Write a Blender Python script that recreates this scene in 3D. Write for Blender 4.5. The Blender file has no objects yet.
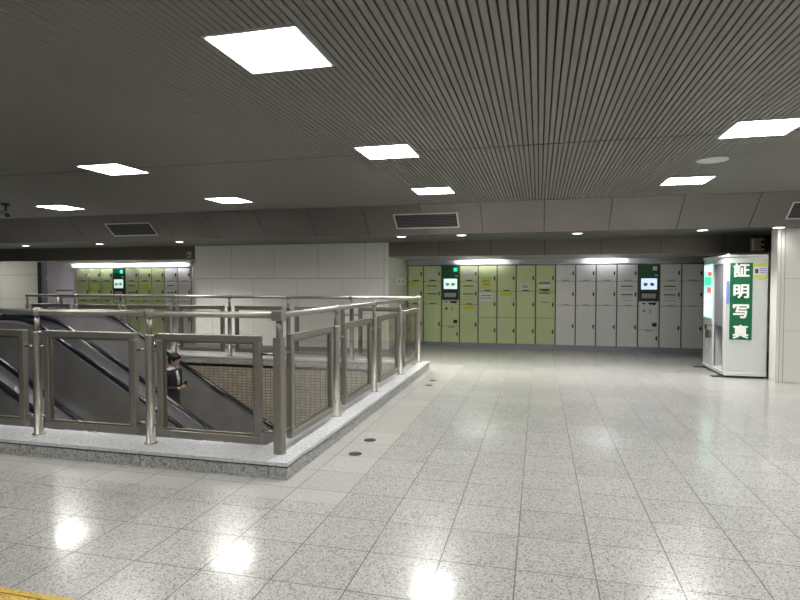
import bpy, bmesh, math, random
from math import radians as R, pi, sin, cos
from mathutils import Vector, Matrix
random.seed(7)
S = bpy.context.scene
COL = S.collection

# ------------------------------------------------------------------ camera
cd = bpy.data.cameras.new('camera'); cam = bpy.data.objects.new('camera', cd); COL.objects.link(cam)
cam.location = (0, 0, 1.5)
cam.rotation_euler = (R(90) - math.atan(17/555), 0, math.atan(139/555))
cd.sensor_width = 36; cd.lens = 555/800*36; cd.clip_start = .05; cd.clip_end = 100
S.camera = cam
# ------------------------------------------------------------------ world, exposure
w = bpy.data.worlds.new('world'); S.world = w; w.use_nodes = True
w.node_tree.nodes['Background'].inputs[0].default_value = (.9, .95, 1, 1)
w.node_tree.nodes['Background'].inputs[1].default_value = .02
S.view_settings.view_transform = 'Standard'; S.view_settings.look = 'None'
S.view_settings.gamma = 1; S.view_settings.use_curve_mapping = False
S.view_settings.exposure = 1.58
LAMP = 15.5          # glow of a ceiling lamp's diffuser
LAMP_W = 6.0        # each lamp's louvred downward beam, watts
DOWN_W = 11.0         # each downlight's beam, watts
TUBE = 105.0          # tubes inside the locker canopies
DOWN = 4.0           # glow of a downlight lens

# ------------------------------------------------------------------ materials
def mat(name, col, rough=.5, metal=0, emis=None, spec=.5, coat=0, noise=0, nscale=30, bump=0, aniso=0):
    m = bpy.data.materials.new(name); m.use_nodes = True
    nt = m.node_tree; b = nt.nodes['Principled BSDF']
    b.inputs['Base Color'].default_value = (*col, 1)
    b.inputs['Roughness'].default_value = rough
    b.inputs['Metallic'].default_value = metal
    b.inputs['Specular IOR Level'].default_value = spec
    b.inputs['Coat Weight'].default_value = coat
    b.inputs['Anisotropic'].default_value = aniso
    if emis:
        b.inputs['Emission Color'].default_value = (*col, 1)
        b.inputs['Emission Strength'].default_value = emis
    if noise or bump:
        tc = nt.nodes.new('ShaderNodeTexCoord'); n = nt.nodes.new('ShaderNodeTexNoise')
        n.inputs['Scale'].default_value = nscale; n.inputs['Detail'].default_value = 5
        nt.links.new(tc.outputs['Object'], n.inputs['Vector'])
        if noise:
            r = nt.nodes.new('ShaderNodeValToRGB')
            r.color_ramp.elements[0].position = .3; r.color_ramp.elements[1].position = .7
            r.color_ramp.elements[0].color = (*[c*(1-noise) for c in col], 1)
            r.color_ramp.elements[1].color = (*[min(1, c*(1+noise)) for c in col], 1)
            nt.links.new(n.outputs['Fac'], r.inputs['Fac']); nt.links.new(r.outputs['Color'], b.inputs['Base Color'])
        if bump:
            bp = nt.nodes.new('ShaderNodeBump'); bp.inputs['Strength'].default_value = bump; bp.inputs['Distance'].default_value = .002
            nt.links.new(n.outputs['Fac'], bp.inputs['Height']); nt.links.new(bp.outputs['Normal'], b.inputs['Normal'])
    return m

def math_node(nt, op, a, b=None, c=None):
    n = nt.nodes.new('ShaderNodeMath'); n.operation = op
    for i, v in enumerate((a, b, c)):
        if v is None: continue
        if isinstance(v, (int, float)): n.inputs[i].default_value = v
        else: nt.links.new(v, n.inputs[i])
    return n.outputs[0]
def mixc(nt, f, a, b):
    n = nt.nodes.new('ShaderNodeMix'); n.data_type = 'RGBA'
    for s, v in ((0, f), (6, a), (7, b)):
        if isinstance(v, (int, float)): n.inputs[s].default_value = v
        elif isinstance(v, tuple): n.inputs[s].default_value = (*v, 1)
        else: nt.links.new(v, n.inputs[s])
    return n.outputs[2]

def speckle(nt, coord, scale, light, mid, dark, pd=.22, pl=.6):
    v = nt.nodes.new('ShaderNodeTexVoronoi'); v.inputs['Scale'].default_value = scale
    nt.links.new(coord, v.inputs['Vector'])
    sx = nt.nodes.new('ShaderNodeSeparateColor'); nt.links.new(v.outputs['Color'], sx.inputs[0])
    r = nt.nodes.new('ShaderNodeValToRGB'); r.color_ramp.interpolation = 'CONSTANT'
    e = r.color_ramp.elements; e[0].position = 0; e[0].color = (*dark, 1); e[1].position = pd; e[1].color = (*mid, 1)
    x = e.new(pl); x.color = (*light, 1)
    nt.links.new(sx.outputs[0], r.inputs['Fac'])
    return r.outputs['Color']

def terrazzo():
    m = bpy.data.materials.new('terrazzo_tiles'); m.use_nodes = True; nt = m.node_tree; b = nt.nodes['Principled BSDF']
    g = nt.nodes.new('ShaderNodeNewGeometry'); sp = nt.nodes.new('ShaderNodeSeparateXYZ')
    nt.links.new(g.outputs['Position'], sp.inputs[0]); X, Y = sp.outputs[0], sp.outputs[1]
    s1 = speckle(nt, g.outputs['Position'], 135, (.47, .47, .455), (.36, .36, .35), (.11, .11, .11), .18, .54)
    s2 = speckle(nt, g.outputs['Position'], 240, (.47, .47, .455), (.37, .37, .36), (.20, .20, .20), .2, .5)
    col = mixc(nt, .45, s1, s2)
    plain = (.44, .44, .415)
    # plain border tiles beside the kerb
    a = math_node(nt, 'MULTIPLY', math_node(nt, 'LESS_THAN', X, -1.30), math_node(nt, 'GREATER_THAN', Y, 3.50))
    a = math_node(nt, 'MULTIPLY', a, .6)
    a = math_node(nt, 'MULTIPLY', a, math_node(nt, 'LESS_THAN', Y, 10.1))
    col = mixc(nt, a, col, plain)
    # grid of 0.4 m tiles
    def cell(v, off):
        return math_node(nt, 'DIVIDE', math_node(nt, 'SUBTRACT', v, off), .4)
    cx, cy = cell(X, -.108), cell(Y, .12)
    def line(c, wd):
        f = math_node(nt, 'FRACT', c); f = math_node(nt, 'ABSOLUTE', math_node(nt, 'SUBTRACT', f, .5))
        return math_node(nt, 'GREATER_THAN', f, .5 - wd)
    ln = math_node(nt, 'MAXIMUM', line(cx, .009), line(cy, .008))
    cmb = nt.nodes.new('ShaderNodeCombineXYZ')
    nt.links.new(math_node(nt, 'FLOOR', cx), cmb.inputs[0]); nt.links.new(math_node(nt, 'FLOOR', cy), cmb.inputs[1])
    wn = nt.nodes.new('ShaderNodeTexWhiteNoise'); nt.links.new(cmb.outputs[0], wn.inputs['Vector'])
    tone = math_node(nt, 'MULTIPLY_ADD', wn.outputs['Value'], .09, .955)
    tc = nt.nodes.new('ShaderNodeCombineColor')
    for i in range(3): nt.links.new(tone, tc.inputs[i])
    mul = nt.nodes.new('ShaderNodeMix'); mul.data_type = 'RGBA'; mul.blend_type = 'MULTIPLY'; mul.inputs[0].default_value = 1
    nt.links.new(col, mul.inputs[6]); nt.links.new(tc.outputs[0], mul.inputs[7])
    n = nt.nodes.new('ShaderNodeTexNoise'); n.inputs['Scale'].default_value = 1.3; n.inputs['Detail'].default_value = 4
    nt.links.new(g.outputs['Position'], n.inputs['Vector'])
    lf = math_node(nt, 'MULTIPLY', ln, math_node(nt, 'MULTIPLY_ADD', n.outputs['Fac'], 1.0, .5))
    col = mixc(nt, lf, mul.outputs[2], (.11, .105, .095))
    nt.links.new(col, b.inputs['Base Color'])
    ro = math_node(nt, 'MULTIPLY_ADD', n.outputs['Fac'], .08, .20)
    ro = math_node(nt, 'ADD', ro, math_node(nt, 'MULTIPLY', ln, .4))
    nt.links.new(ro, b.inputs['Roughness']); b.inputs['Specular IOR Level'].default_value = .45; b.inputs['Coat Weight'].default_value = .32; b.inputs['Coat Roughness'].default_value = .085
    n2 = nt.nodes.new('ShaderNodeTexNoise'); n2.inputs['Scale'].default_value = 9
    nt.links.new(g.outputs['Position'], n2.inputs['Vector'])
    bp = nt.nodes.new('ShaderNodeBump'); bp.inputs['Strength'].default_value = .06; bp.inputs['Distance'].default_value = .003
    nt.links.new(n2.outputs['Fac'], bp.inputs['Height']); nt.links.new(bp.outputs['Normal'], b.inputs['Normal'])
    return m

def granite(name, light, mid, dark, rough, scale=120):
    m = bpy.data.materials.new(name); m.use_nodes = True; nt = m.node_tree; b = nt.nodes['Principled BSDF']
    g = nt.nodes.new('ShaderNodeNewGeometry')
    a = speckle(nt, g.outputs['Position'], scale, light, mid, dark, .25, .6)
    c = speckle(nt, g.outputs['Position'], scale*.4, light, mid, dark, .2, .6)
    nt.links.new(mixc(nt, .4, a, c), b.inputs['Base Color']); b.inputs['Roughness'].default_value = rough
    return m

def tile_wall():
    m = bpy.data.materials.new('shaft_tiles'); m.use_nodes = True; nt = m.node_tree; b = nt.nodes['Principled BSDF']
    g = nt.nodes.new('ShaderNodeNewGeometry'); sp = nt.nodes.new('ShaderNodeSeparateXYZ'); nt.links.new(g.outputs['Position'], sp.inputs[0])
    u = math_node(nt, 'ADD', sp.outputs[0], sp.outputs[1]); cb = nt.nodes.new('ShaderNodeCombineXYZ')
    nt.links.new(u, cb.inputs[0]); nt.links.new(sp.outputs[2], cb.inputs[1])
    br = nt.nodes.new('ShaderNodeTexBrick'); br.offset = 0; br.inputs['Scale'].default_value = 1
    br.inputs['Brick Width'].default_value = .097; br.inputs['Row Height'].default_value = .052
    br.inputs['Mortar Size'].default_value = .005; br.inputs['Mortar Smooth'].default_value = .1; br.inputs['Bias'].default_value = 0
    br.inputs['Color1'].default_value = (.50, .455, .37, 1); br.inputs['Color2'].default_value = (.38, .335, .26, 1); br.inputs['Mortar'].default_value = (.10, .09, .075, 1)
    nt.links.new(cb.outputs[0], br.inputs['Vector']); nt.links.new(br.outputs['Color'], b.inputs['Base Color'])
    b.inputs['Roughness'].default_value = .4
    return m

def tactile():
    m = bpy.data.materials.new('tactile_yellow'); m.use_nodes = True; nt = m.node_tree; b = nt.nodes['Principled BSDF']
    g = nt.nodes.new('ShaderNodeNewGeometry')
    nt.links.new(speckle(nt, g.outputs['Position'], 150, (.62, .43, .08), (.52, .35, .06), (.3, .2, .05), .15, .5), b.inputs['Base Color'])
    b.inputs['Roughness'].default_value = .6
    return m

def glass_mat(name, tint, refl=.06):
    m = bpy.data.materials.new(name); m.use_nodes = True; nt = m.node_tree; nt.nodes.remove(nt.nodes['Principled BSDF'])
    o = nt.nodes['Material Output']; t = nt.nodes.new('ShaderNodeBsdfTransparent'); t.inputs[0].default_value = (*tint, 1)
    gl = nt.nodes.new('ShaderNodeBsdfGlossy'); gl.inputs['Roughness'].default_value = .03
    lw = nt.nodes.new('ShaderNodeLayerWeight'); lw.inputs[0].default_value = .5
    fr = math_node(nt, 'MULTIPLY_ADD', math_node(nt, 'POWER', lw.outputs['Facing'], 5.0), .9, .03)
    mx = nt.nodes.new('ShaderNodeMixShader'); nt.links.new(fr, mx.inputs[0])
    nt.links.new(t.outputs[0], mx.inputs[1]); nt.links.new(gl.outputs[0], mx.inputs[2]); nt.links.new(mx.outputs[0], o.inputs[0])
    return m

def diffuser_mat():
    m = bpy.data.materials.new('canopy_diffuser'); m.use_nodes = True; nt = m.node_tree; nt.nodes.remove(nt.nodes['Principled BSDF'])
    o = nt.nodes['Material Output']; a = nt.nodes.new('ShaderNodeBsdfTranslucent'); a.inputs[0].default_value = (.8, .8, .82, 1)
    d = nt.nodes.new('ShaderNodeBsdfPrincipled'); d.inputs['Base Color'].default_value = (.5, .5, .54, 1); d.inputs['Roughness'].default_value = .25; d.inputs['Metallic'].default_value = .5
    mx = nt.nodes.new('ShaderNodeMixShader'); mx.inputs[0].default_value = .55
    nt.links.new(a.outputs[0], mx.inputs[1]); nt.links.new(d.outputs[0], mx.inputs[2]); nt.links.new(mx.outputs[0], o.inputs[0]); return m
M = dict(
    diffuser=diffuser_mat(), tubelight=mat('tube_light', (1, 1, 1), .5, emis=TUBE),
    floor=terrazzo(), slat=mat('ceiling_slat', (.20, .191, .17), .45, .2), black=mat('ceiling_void', (.03, .029, .026), .9),
    bulk=mat('bulkhead_panel', (.14, .127, .112), .42, .2, noise=.05, nscale=2), soffit=mat('soffit_panel', (.075, .078, .07), .5),
    frieze=mat('frieze_panel', (.16, .143, .118), .3, .2), joint=mat('dark_joint', (.02, .018, .015), .8),
    bayc=mat('bay_ceiling', (.26, .27, .23), .5),
    wall=mat('glossy_wall_panel', (.76, .76, .735), .08, 0), wallj=mat('wall_joint', (.20, .19, .17), .7),
    pillar=mat('pillar_panel', (.66, .65, .62), .25), beige=mat('beige_wall', (.55, .54, .47), .4), lilac=mat('lilac_wall', (.72, .68, .76), .35),
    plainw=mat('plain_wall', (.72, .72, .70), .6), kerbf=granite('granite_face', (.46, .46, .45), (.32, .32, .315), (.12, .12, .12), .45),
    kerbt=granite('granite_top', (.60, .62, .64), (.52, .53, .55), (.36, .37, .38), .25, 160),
    tile=tile_wall(), tact=tactile(), steel=mat('brushed_steel', (.33, .315, .285), .5, 1, noise=.06, nscale=60),
    steeld=mat('dark_steel', (.26, .245, .22), .42, 1), chrome=mat('bright_steel', (.72, .72, .72), .15, 1),
    alum=mat('aluminium_canopy', (.78, .78, .80), .22, 1), esc=mat('escalator_steel', (.50, .50, .50), .3, .6, noise=.12, nscale=3),
    deck=mat('escalator_deck', (.80, .82, .86), .16, 1), rubber=mat('handrail_rubber', (.010, .012, .022), .22, 0, spec=.6),
    step=mat('escalator_step', (.06, .06, .065), .4, .7), stepedge=mat('step_edge', (.30, .24, .06), .5),
    glass=glass_mat('rail_glass', (.93, .925, .91)), boothglass=glass_mat('booth_glass', (.9, .9, .9)),
    green=mat('locker_green', (.56, .65, .345), .35, noise=.03, nscale=4), white=mat('locker_white', (.74, .73, .72), .35, noise=.02, nscale=4),
    carc=mat('locker_carcass', (.10, .10, .10), .6), carcw=mat('locker_carcass_pale', (.55, .55, .54), .5), handle=mat('black_plastic', (.015, .015, .015), .35),
    print_=mat('dark_print', (.05, .05, .04), .6), greyprint=mat('grey_print', (.36, .36, .36), .6), paper=mat('white_paper', (.72, .72, .74), .6),
    yellow=mat('yellow_sticker', (.62, .62, .03), .5), dgreen=mat('dark_green_panel', (.006, .085, .03), .3),
    kick=mat('kick_plate', (.27, .28, .32), .35, .3), screen=mat('lit_screen', (.62, .80, .72), .3, emis=.35), screenb=mat('lit_screen_blue', (.50, .60, .85), .3, emis=.42),
    smark=mat('screen_mark', (.3, .45, .42), .5), booth=mat('booth_white', (.55, .58, .565), .3), boothd=mat('booth_interior', (.35, .36, .37), .6),
    curtain=mat('grey_curtain', (.12, .12, .145), .8), signg=mat('sign_green', (.003, .115, .045), .35), signw=mat('sign_white', (.86, .88, .86), .4),
    disp=mat('lit_display', (.35, .9, .72), .3, emis=.42), dispw=mat('lit_display_white', (.7, .9, .85), .3, emis=.42), dispr=mat('display_red', (.75, .12, .08), .4, emis=.35), dispg=mat('display_green', (.02, .55, .25), .4, emis=.5),
    blue=mat('blue_poster', (.20, .25, .62), .4), lime=mat('lime_badge', (.55, .62, .10), .4),
    lamp=mat('lamp_diffuser', (1, .985, .955), .5, emis=LAMP), lampf=mat('lamp_frame', (.65, .65, .63), .4, .3), dl=mat('downlight_lens', (1, .96, .88), .5, emis=DOWN),
    ventf=mat('vent_frame', (.55, .55, .55), .4, .4), vents=mat('vent_slat', (.10, .10, .11), .5, .3), cream=mat('cream_plastic', (.75, .72, .58), .5), offw=mat('off_white', (.62, .62, .6), .5),
    skin=mat('skin', (.52, .34, .26), .55), hair=mat('hair', (.008, .007, .007), .5), jacket=mat('dark_jacket', (.018, .018, .022), .8), trouser=mat('dark_trousers', (.02, .02, .025), .8), shirt=mat('pale_shirt', (.62, .62, .65), .7),
    shoe=mat('black_shoe', (.01, .01, .01), .4), drain=mat('drain_cap', (.055, .055, .05), .5, .6), pit=mat('pit_concrete', (.10, .10, .10), .8),
)

# ------------------------------------------------------------------ mesh helpers
def box(bm, x0, x1, y0, y1, z0, z1, mi=0):
    vs = [bm.verts.new(p) for p in ((x0,y0,z0),(x1,y0,z0),(x1,y1,z0),(x0,y1,z0),(x0,y0,z1),(x1,y0,z1),(x1,y1,z1),(x0,y1,z1))]
    for f in ((0,3,2,1),(4,5,6,7),(0,1,5,4),(1,2,6,5),(2,3,7,6),(3,0,4,7)):
        bm.faces.new([vs[i] for i in f]).material_index = mi
def prism(bm, pts, y0, y1, axis='y', mi=0):
    """polygon pts in the plane across axis, extruded from y0 to y1"""
    def P(p, t):
        return {'y': (p[0], t, p[1]), 'x': (t, p[0], p[1]), 'z': (p[0], p[1], t)}[axis]
    a = [bm.verts.new(P(p, y0)) for p in pts]; b = [bm.verts.new(P(p, y1)) for p in pts]
    n = len(pts)
    fs = [bm.faces.new(a), bm.faces.new(b[::-1])]
    for i in range(n): fs.append(bm.faces.new((a[i], b[i], b[(i+1) % n], a[(i+1) % n])))
    for f in fs: f.material_index = mi
def strip(bm, top, bot, y0, y1, mi=0):
    """solid band between two x-z polylines of equal length, as quads"""
    n = len(top)
    r = [[bm.verts.new((p[0], y, p[1])) for p in L] for L in (top, bot) for y in (y0, y1)]
    t0, t1, b0, b1 = r
    for i in range(n-1):
        for q in ((t0[i], t0[i+1], t1[i+1], t1[i]), (b0[i], b1[i], b1[i+1], b0[i+1]), (t0[i], b0[i], b0[i+1], t0[i+1]), (t1[i], t1[i+1], b1[i+1], b1[i])):
            bm.faces.new(q).material_index = mi
    for i in (0, n-1): bm.faces.new((t0[i], t1[i], b1[i], b0[i])).material_index = mi
def tube(bm, pts, r, n=12, mi=0, sx=1.0):
    pts = [Vector(p) for p in pts]; rings = []
    for i, p in enumerate(pts):
        d = (pts[min(i+1, len(pts)-1)] - pts[max(i-1, 0)]).normalized()
        u = Vector((0, 0, 1)) if abs(d.z) < .9 else Vector((1, 0, 0))
        a = d.cross(u).normalized(); b = a.cross(d).normalized()
        rr = r[i] if isinstance(r, (list, tuple)) else r
        rings.append([bm.verts.new(p + a*cos(2*pi*k/n)*rr*sx + b*sin(2*pi*k/n)*rr) for k in range(n)])
    for i in range(len(rings)-1):
        for k in range(n):
            f = bm.faces.new((rings[i][k], rings[i][(k+1) % n], rings[i+1][(k+1) % n], rings[i+1][k])); f.smooth = True; f.material_index = mi
    bm.faces.new(rings[0][::-1]).material_index = mi; bm.faces.new(rings[-1]).material_index = mi
def lathe(bm, prof, c=(0, 0, 0), n=24, mi=0):
    rings = [[bm.verts.new((c[0]+r*cos(2*pi*k/n), c[1]+r*sin(2*pi*k/n), c[2]+z)) for k in range(n)] for r, z in prof]
    for i in range(len(rings)-1):
        for k in range(n):
            f = bm.faces.new((rings[i][k], rings[i][(k+1) % n], rings[i+1][(k+1) % n], rings[i+1][k])); f.smooth = True; f.material_index = mi
    bm.faces.new(rings[0][::-1]).material_index = mi; bm.faces.new(rings[-1]).material_index = mi
def obj(name, bm, mats, parent=None, bevel=0):
    bmesh.ops.recalc_face_normals(bm, faces=bm.faces)
    me = bpy.data.meshes.new(name); bm.to_mesh(me); bm.free()
    for m in (mats if isinstance(mats, (list, tuple)) else [mats]): me.materials.append(M[m] if isinstance(m, str) else m)
    o = bpy.data.objects.new(name, me); COL.objects.link(o)
    if parent:
        o.parent = parent; o.matrix_parent_inverse = Matrix.Identity(4)
        # geometry was written in world coordinates: shift it into the parent's frame
        inv = chain(parent).inverted()
        me.transform(inv)
    if bevel:
        bv = o.modifiers.new('bevel', 'BEVEL'); bv.width = bevel; bv.segments = 2; bv.limit_method = 'ANGLE'
    return o
def chain(o):
    m = Matrix.LocRotScale(o.location, o.rotation_euler, o.scale)
    while o.parent:
        o = o.parent; m = Matrix.LocRotScale(o.location, o.rotation_euler, o.scale) @ m
    return m
def bx(name, b, m, parent=None, bevel=0):
    bm = bmesh.new(); box(bm, *b); return obj(name, bm, m, parent, bevel)
def thing(name, label, cat, loc, group=None):
    o = bpy.data.objects.new(name, None); COL.objects.link(o); o.location = loc; o.empty_display_size = .1
    o['label'] = label; o['category'] = cat
    if group: o['group'] = group
    return o
def tag(o, label, cat, group=None, kind=None):
    o['label'] = label; o['category'] = cat
    if group: o['group'] = group
    if kind: o['kind'] = kind
    return o
def struct(name, bm, m, label=None, bevel=0):
    o = obj(name, bm, m, None, bevel); o['kind'] = 'structure'
    if label: o['label'] = label; o['category'] = name.split('_')[0]
    return o
def dup(root, loc, label, group=None):
    r = root.copy(); COL.objects.link(r); r.location = loc; r['label'] = label
    if group: r['group'] = group
    for ch in [c for c in root.children]:
        c = ch.copy(); COL.objects.link(c); c.parent = r
        for g in ch.children:
            d = g.copy(); COL.objects.link(d); d.parent = c
    return r

# ------------------------------------------------------------------ floor
HC = 2.75; XL, XR, YB, YF = -20.0, 8.0, -6.0, 17.2
VX0, VX1, VY0, VY1 = -10.2, -2.2, 4.2, 9.2      # escalator opening
EX1 = 1.2                                         # lower shaft runs on under the floor
bm = bmesh.new()
for b in ((XL, XR, YB, VY0), (XL, XR, VY1, YF), (XL, VX0, VY0, VY1), (VX1, XR, VY0, VY1)):
    box(bm, b[0], b[1], b[2], b[3], -.05, 0)
struct('floor', bm, 'floor', 'pale speckled terrazzo tile floor with glossy finish')
# ------------------------------------------------------------------ shaft
bm = bmesh.new()
box(bm, VX0, VX1, VY1, VY1+.12, -6, .06); box(bm, VX1, EX1, VY1, VY1+.12, -6, -.06)
box(bm, VX1, VX1+.12, VY0, VY1, -1.3, .06)
box(bm, VX0, VX1, VY0-.12, VY0, -6, .06); box(bm, VX1, EX1, VY0-.12, VY0, -6, -.06)
struct('wall_shaft', bm, 'tile', 'small beige tiles lining the escalator opening')
bm = bmesh.new(); box(bm, VX0, EX1+.1, VY0-.12, VY1+.12, -6.1, -6); box(bm, EX1, EX1+.1, VY0, VY1, -6, -.06); box(bm, VX0-.1, VX0, VY0, VY1, -6, -.05)
box(bm, VX1+.12, EX1, VY0, VY1, -.3, -.06)
struct('floor_lower', bm, 'pit', 'dark lower level below the escalators')
bm = bmesh.new(); box(bm, VX0, VX1, VY1-.02, VY1, .0, .1); box(bm, VX1, VX1+.02, VY0, VY1, .0, .1)
struct('trim_1', bm, 'plainw', 'pale band above the shaft tiles')
# ------------------------------------------------------------------ kerbs
KX = -1.84; KY = 3.84; KF = 9.46
def kerb(name, x0, x1, y0, y1, along, label, joints):
    bm = bmesh.new(); e = .004
    lo = x0 if along == 'x' else y0; hi = x1 if along == 'x' else y1
    cuts = [lo] + sorted(j for j in joints if lo < j < hi) + [hi]
    for a, b in zip(cuts, cuts[1:]):
        p = (a+e, b-e, y0, y1) if along == 'x' else (x0, x1, a+e, b-e)
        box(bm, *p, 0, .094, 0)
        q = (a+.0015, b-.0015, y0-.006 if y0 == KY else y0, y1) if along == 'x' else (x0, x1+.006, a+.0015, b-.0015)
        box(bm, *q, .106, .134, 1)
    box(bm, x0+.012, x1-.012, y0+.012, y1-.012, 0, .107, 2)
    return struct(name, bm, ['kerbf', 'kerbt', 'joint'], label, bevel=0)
kerb('trim_2', -9.5, KX, KY, 4.22, 'x', 'granite kerb in front of the escalators', [-3.15-1.15*k for k in range(-1, 6)])
kerb('trim_3', -2.22, KX, 4.22, KF, 'y', 'granite kerb to the right of the escalators', [3.84+1.15*k for k in range(1, 6)])
kerb('trim_4', -10.5, -2.22, 9.16, KF, 'x', 'granite kerb behind the escalators', [-10.5+1.15*k for k in range(1, 8)])

# ------------------------------------------------------------------ ceiling with slats
YC = 8.68
bm = bmesh.new()
box(bm, XL, XR, YB, YC, HC+.026, HC+.10, 1)
x = -14.0
while x < XR:
    for y0, y1 in ((YB, .35), (.37, 5.19), (5.215, YC-.02)):
        prism(bm, [(x, HC), (x+.030, HC), (x+.033, HC+.004), (x+.033, HC+.03), (x-.003, HC+.03), (x-.003, HC+.004)], y0, y1, 'y', 0)
    x += .044
box(bm, XL, -14.0, YB, YC, HC, HC+.05, 0)
struct('ceiling', bm, ['slat', 'black'], 'ceiling of narrow grey metal slats')
# slanted bulkhead, soffit, frieze
ZS = 2.32; YS = 9.2; YW = 11.27; ZF = 2.05
sl = lambda t: (YC + (YS-YC)*t, HC + (ZS-HC)*t)
bm = bmesh.new(); x = .99*1.051 - .97*22
while x < XR:
    x2 = min(x+.97, XR); a = max(x, XL)
    if x2 > a:
        prism(bm, [(YC, HC), (YS, ZS), (YS+.03, ZS+.0), (YC+.03, HC+.03)], a+.006, x2-.006, 'x', 0)
    x += .97
prism(bm, [(YC+.02, HC+.10), (YC+.02, HC-.01), (YS+.02, ZS+.006), (YS+.06, ZS+.10)], XL, XR, 'x', 1)
struct('trim_5', bm, ['bulk', 'joint'], 'slanted grey-brown bulkhead below the slat ceiling')
bm = bmesh.new(); prism(bm, [(YS+.0, ZS), (YW+.05, ZS+.035), (YW+.05, ZS+.1), (YS+.02, ZS+.1)], XL, XR, 'x')
struct('ceiling_soffit', bm, 'soffit', 'narrow lower soffit holding the downlights')
# frieze: three stretches (left group, right group)
def frieze(name, x0, x1, joints, label):
    bm = bmesh.new(); c = [x0] + sorted(j for j in joints if x0 < j < x1) + [x1]
    for a, b in zip(c, c[1:]): box(bm, a+.006, b-.006, YW-.0, YW+.03, ZF, ZS+.04, 0)
    box(bm, x0, x1, YW+.01, YW+.06, ZF+.003, ZS+.04, 1)
    struct(name, bm, ['frieze', 'joint'], label)
frieze('trim_6', XL, -7.7, [-7.72-.98*k for k in range(1, 14)], 'dark brown frieze above the left lockers')
frieze('trim_7', -3.07, 5.0, [-1.998+1.05*k for k in range(0, 7)], 'dark brown frieze above the right lockers')

# ------------------------------------------------------------------ walls
# protruding glossy panel wall between the locker bays
bm = bmesh.new()
WX0, WX1 = -7.69, -3.07; zj = 1.60
g = .004
up = [WX0, -6.75, -5.70, -4.657, -3.589, -3.17]; lo = [WX0, -7.25, -6.22, -5.15, -4.107, -3.17]
for a, b in zip(up, up[1:]): box(bm, a+g, b-g, YW, YW+.02, zj+g, ZS+.03, 0)
for zz0, zz1 in ((.85, zj), (.1, .85)):
    for a, b in zip(lo, lo[1:]): box(bm, a+g, b-g, YW, YW+.02, zz0+g, zz1-g, 0)
box(bm, -3.17+g, WX1, YW, YW+.02, .1, ZS+.03, 0)
box(bm, WX0+.002, WX1-.004, YW+.004, 13.3, 0, ZS+.03, 1)
for z0, z1 in ((.1, zj), (zj, ZS+.03)): box(bm, WX1-.004, WX1, YW+.02, 13.0, z0+g, z1-g, 0)
box(bm, WX0-.0, WX1+.0, YW-.006, 13.0, 0, .1, 2)
struct('wall_center', bm, ['wall', 'wallj', 'kick'], 'glossy pale panelled wall between the two locker bays')
# right pillar wall
PX, PY = 3.47, 9.476
bm = bmesh.new(); box(bm, PX+.01, XR, PY+.006, PY+.24, 0, ZS+.005, 1)
zc = [0, .784, 1.568, ZS+.0]
cols = [PX+.1, PX+1.5, PX+2.9, XR]
for a, b in zip(zc, zc[1:]):
    for c, d in zip(cols, cols[1:]): box(bm, c+g, d-g, PY, PY+.02, a+g*.5, b-g*.5, 0)
box(bm, PX, PX+.045, PY, PY+.10, 0, ZS, 0); box(bm, PX+.052, PX+.1-.004, PY-.0, PY+.1, 0, ZS, 0)
box(bm, PX, PX+.012, PY+.10, PY+.24, 0, ZS, 0)
struct('wall_right', bm, ['pillar', 'wallj'], 'pale panelled pillar wall beside the photo booth', bevel=0)
# back of the locker bays, side and rear enclosure
bm = bmesh.new(); box(bm, WX1-.01, PX+1.5, 13.5, 13.6, 0, 2.5); box(bm, PX+1.5, PX+1.6, PY+.24, 13.6, 0, 2.5); struct('wall_back', bm, 'plainw')
bm = bmesh.new(); box(bm, -12.75, WX0, 13.5, 13.6, 0, 2.5); box(bm, -12.78, -12.67, 13.0, 17.2, 0, 2.6); struct('wall_back_left', bm, 'plainw')
bm = bmesh.new(); box(bm, WX1, PX+1.5, YW+.06, 13.5, ZF, ZF+.05); box(bm, -12.7, WX0, YW+.06, 13.5, ZF, ZF+.05); struct('ceiling_bay', bm, 'bayc', 'low ceiling over the locker bays')
bm = bmesh.new(); box(bm, XL, -12.7, YW, YF, 2.7, 2.75); struct('ceiling_passage', bm, 'offw')
# far left walls
bm = bmesh.new(); LB = -14.9
box(bm, XL, LB, 13.86, 14.0, 0, 2.7, 1)
for a, b in ((-20, -17.6), (-17.6, -16.35), (-16.35, LB)):
    for z0, z1 in ((0, 1.0), (1.0, 1.75), (1.75, 2.7)): box(bm, a+.006, b-.006, 13.84, 13.88, z0+.006, z1-.006, 0)
struct('wall_left', bm, ['beige', 'wallj'], 'beige panelled wall at the far left')
bm = bmesh.new(); box(bm, LB, LB+.05, 13.80, 13.88, 0, 2.7); struct('trim_8', bm, 'joint')
bm = bmesh.new(); box(bm, LB-3, -12.7, 17.0, 17.2, 0, 2.7, 0); box(bm, LB-3, -12.7, 16.96, 17.0, 1.62, 1.76, 1)
struct('wall_passage', bm, ['lilac', 'paper'], 'lilac-white wall with a pale rail at the far left')
bm = bmesh.new(); box(bm, XL, XR, YB-.1, YB, 0, HC+.1); struct('wall_rear', bm, 'plainw')
bm = bmesh.new(); box(bm, XR, XR+.1, YB, PY+.2, 0, HC+.1); struct('wall_east', bm, 'plainw')
bm = bmesh.new(); box(bm, XL-.1, XL, YB, YF, 0, HC+.1); struct('wall_west', bm, 'plainw')
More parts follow.
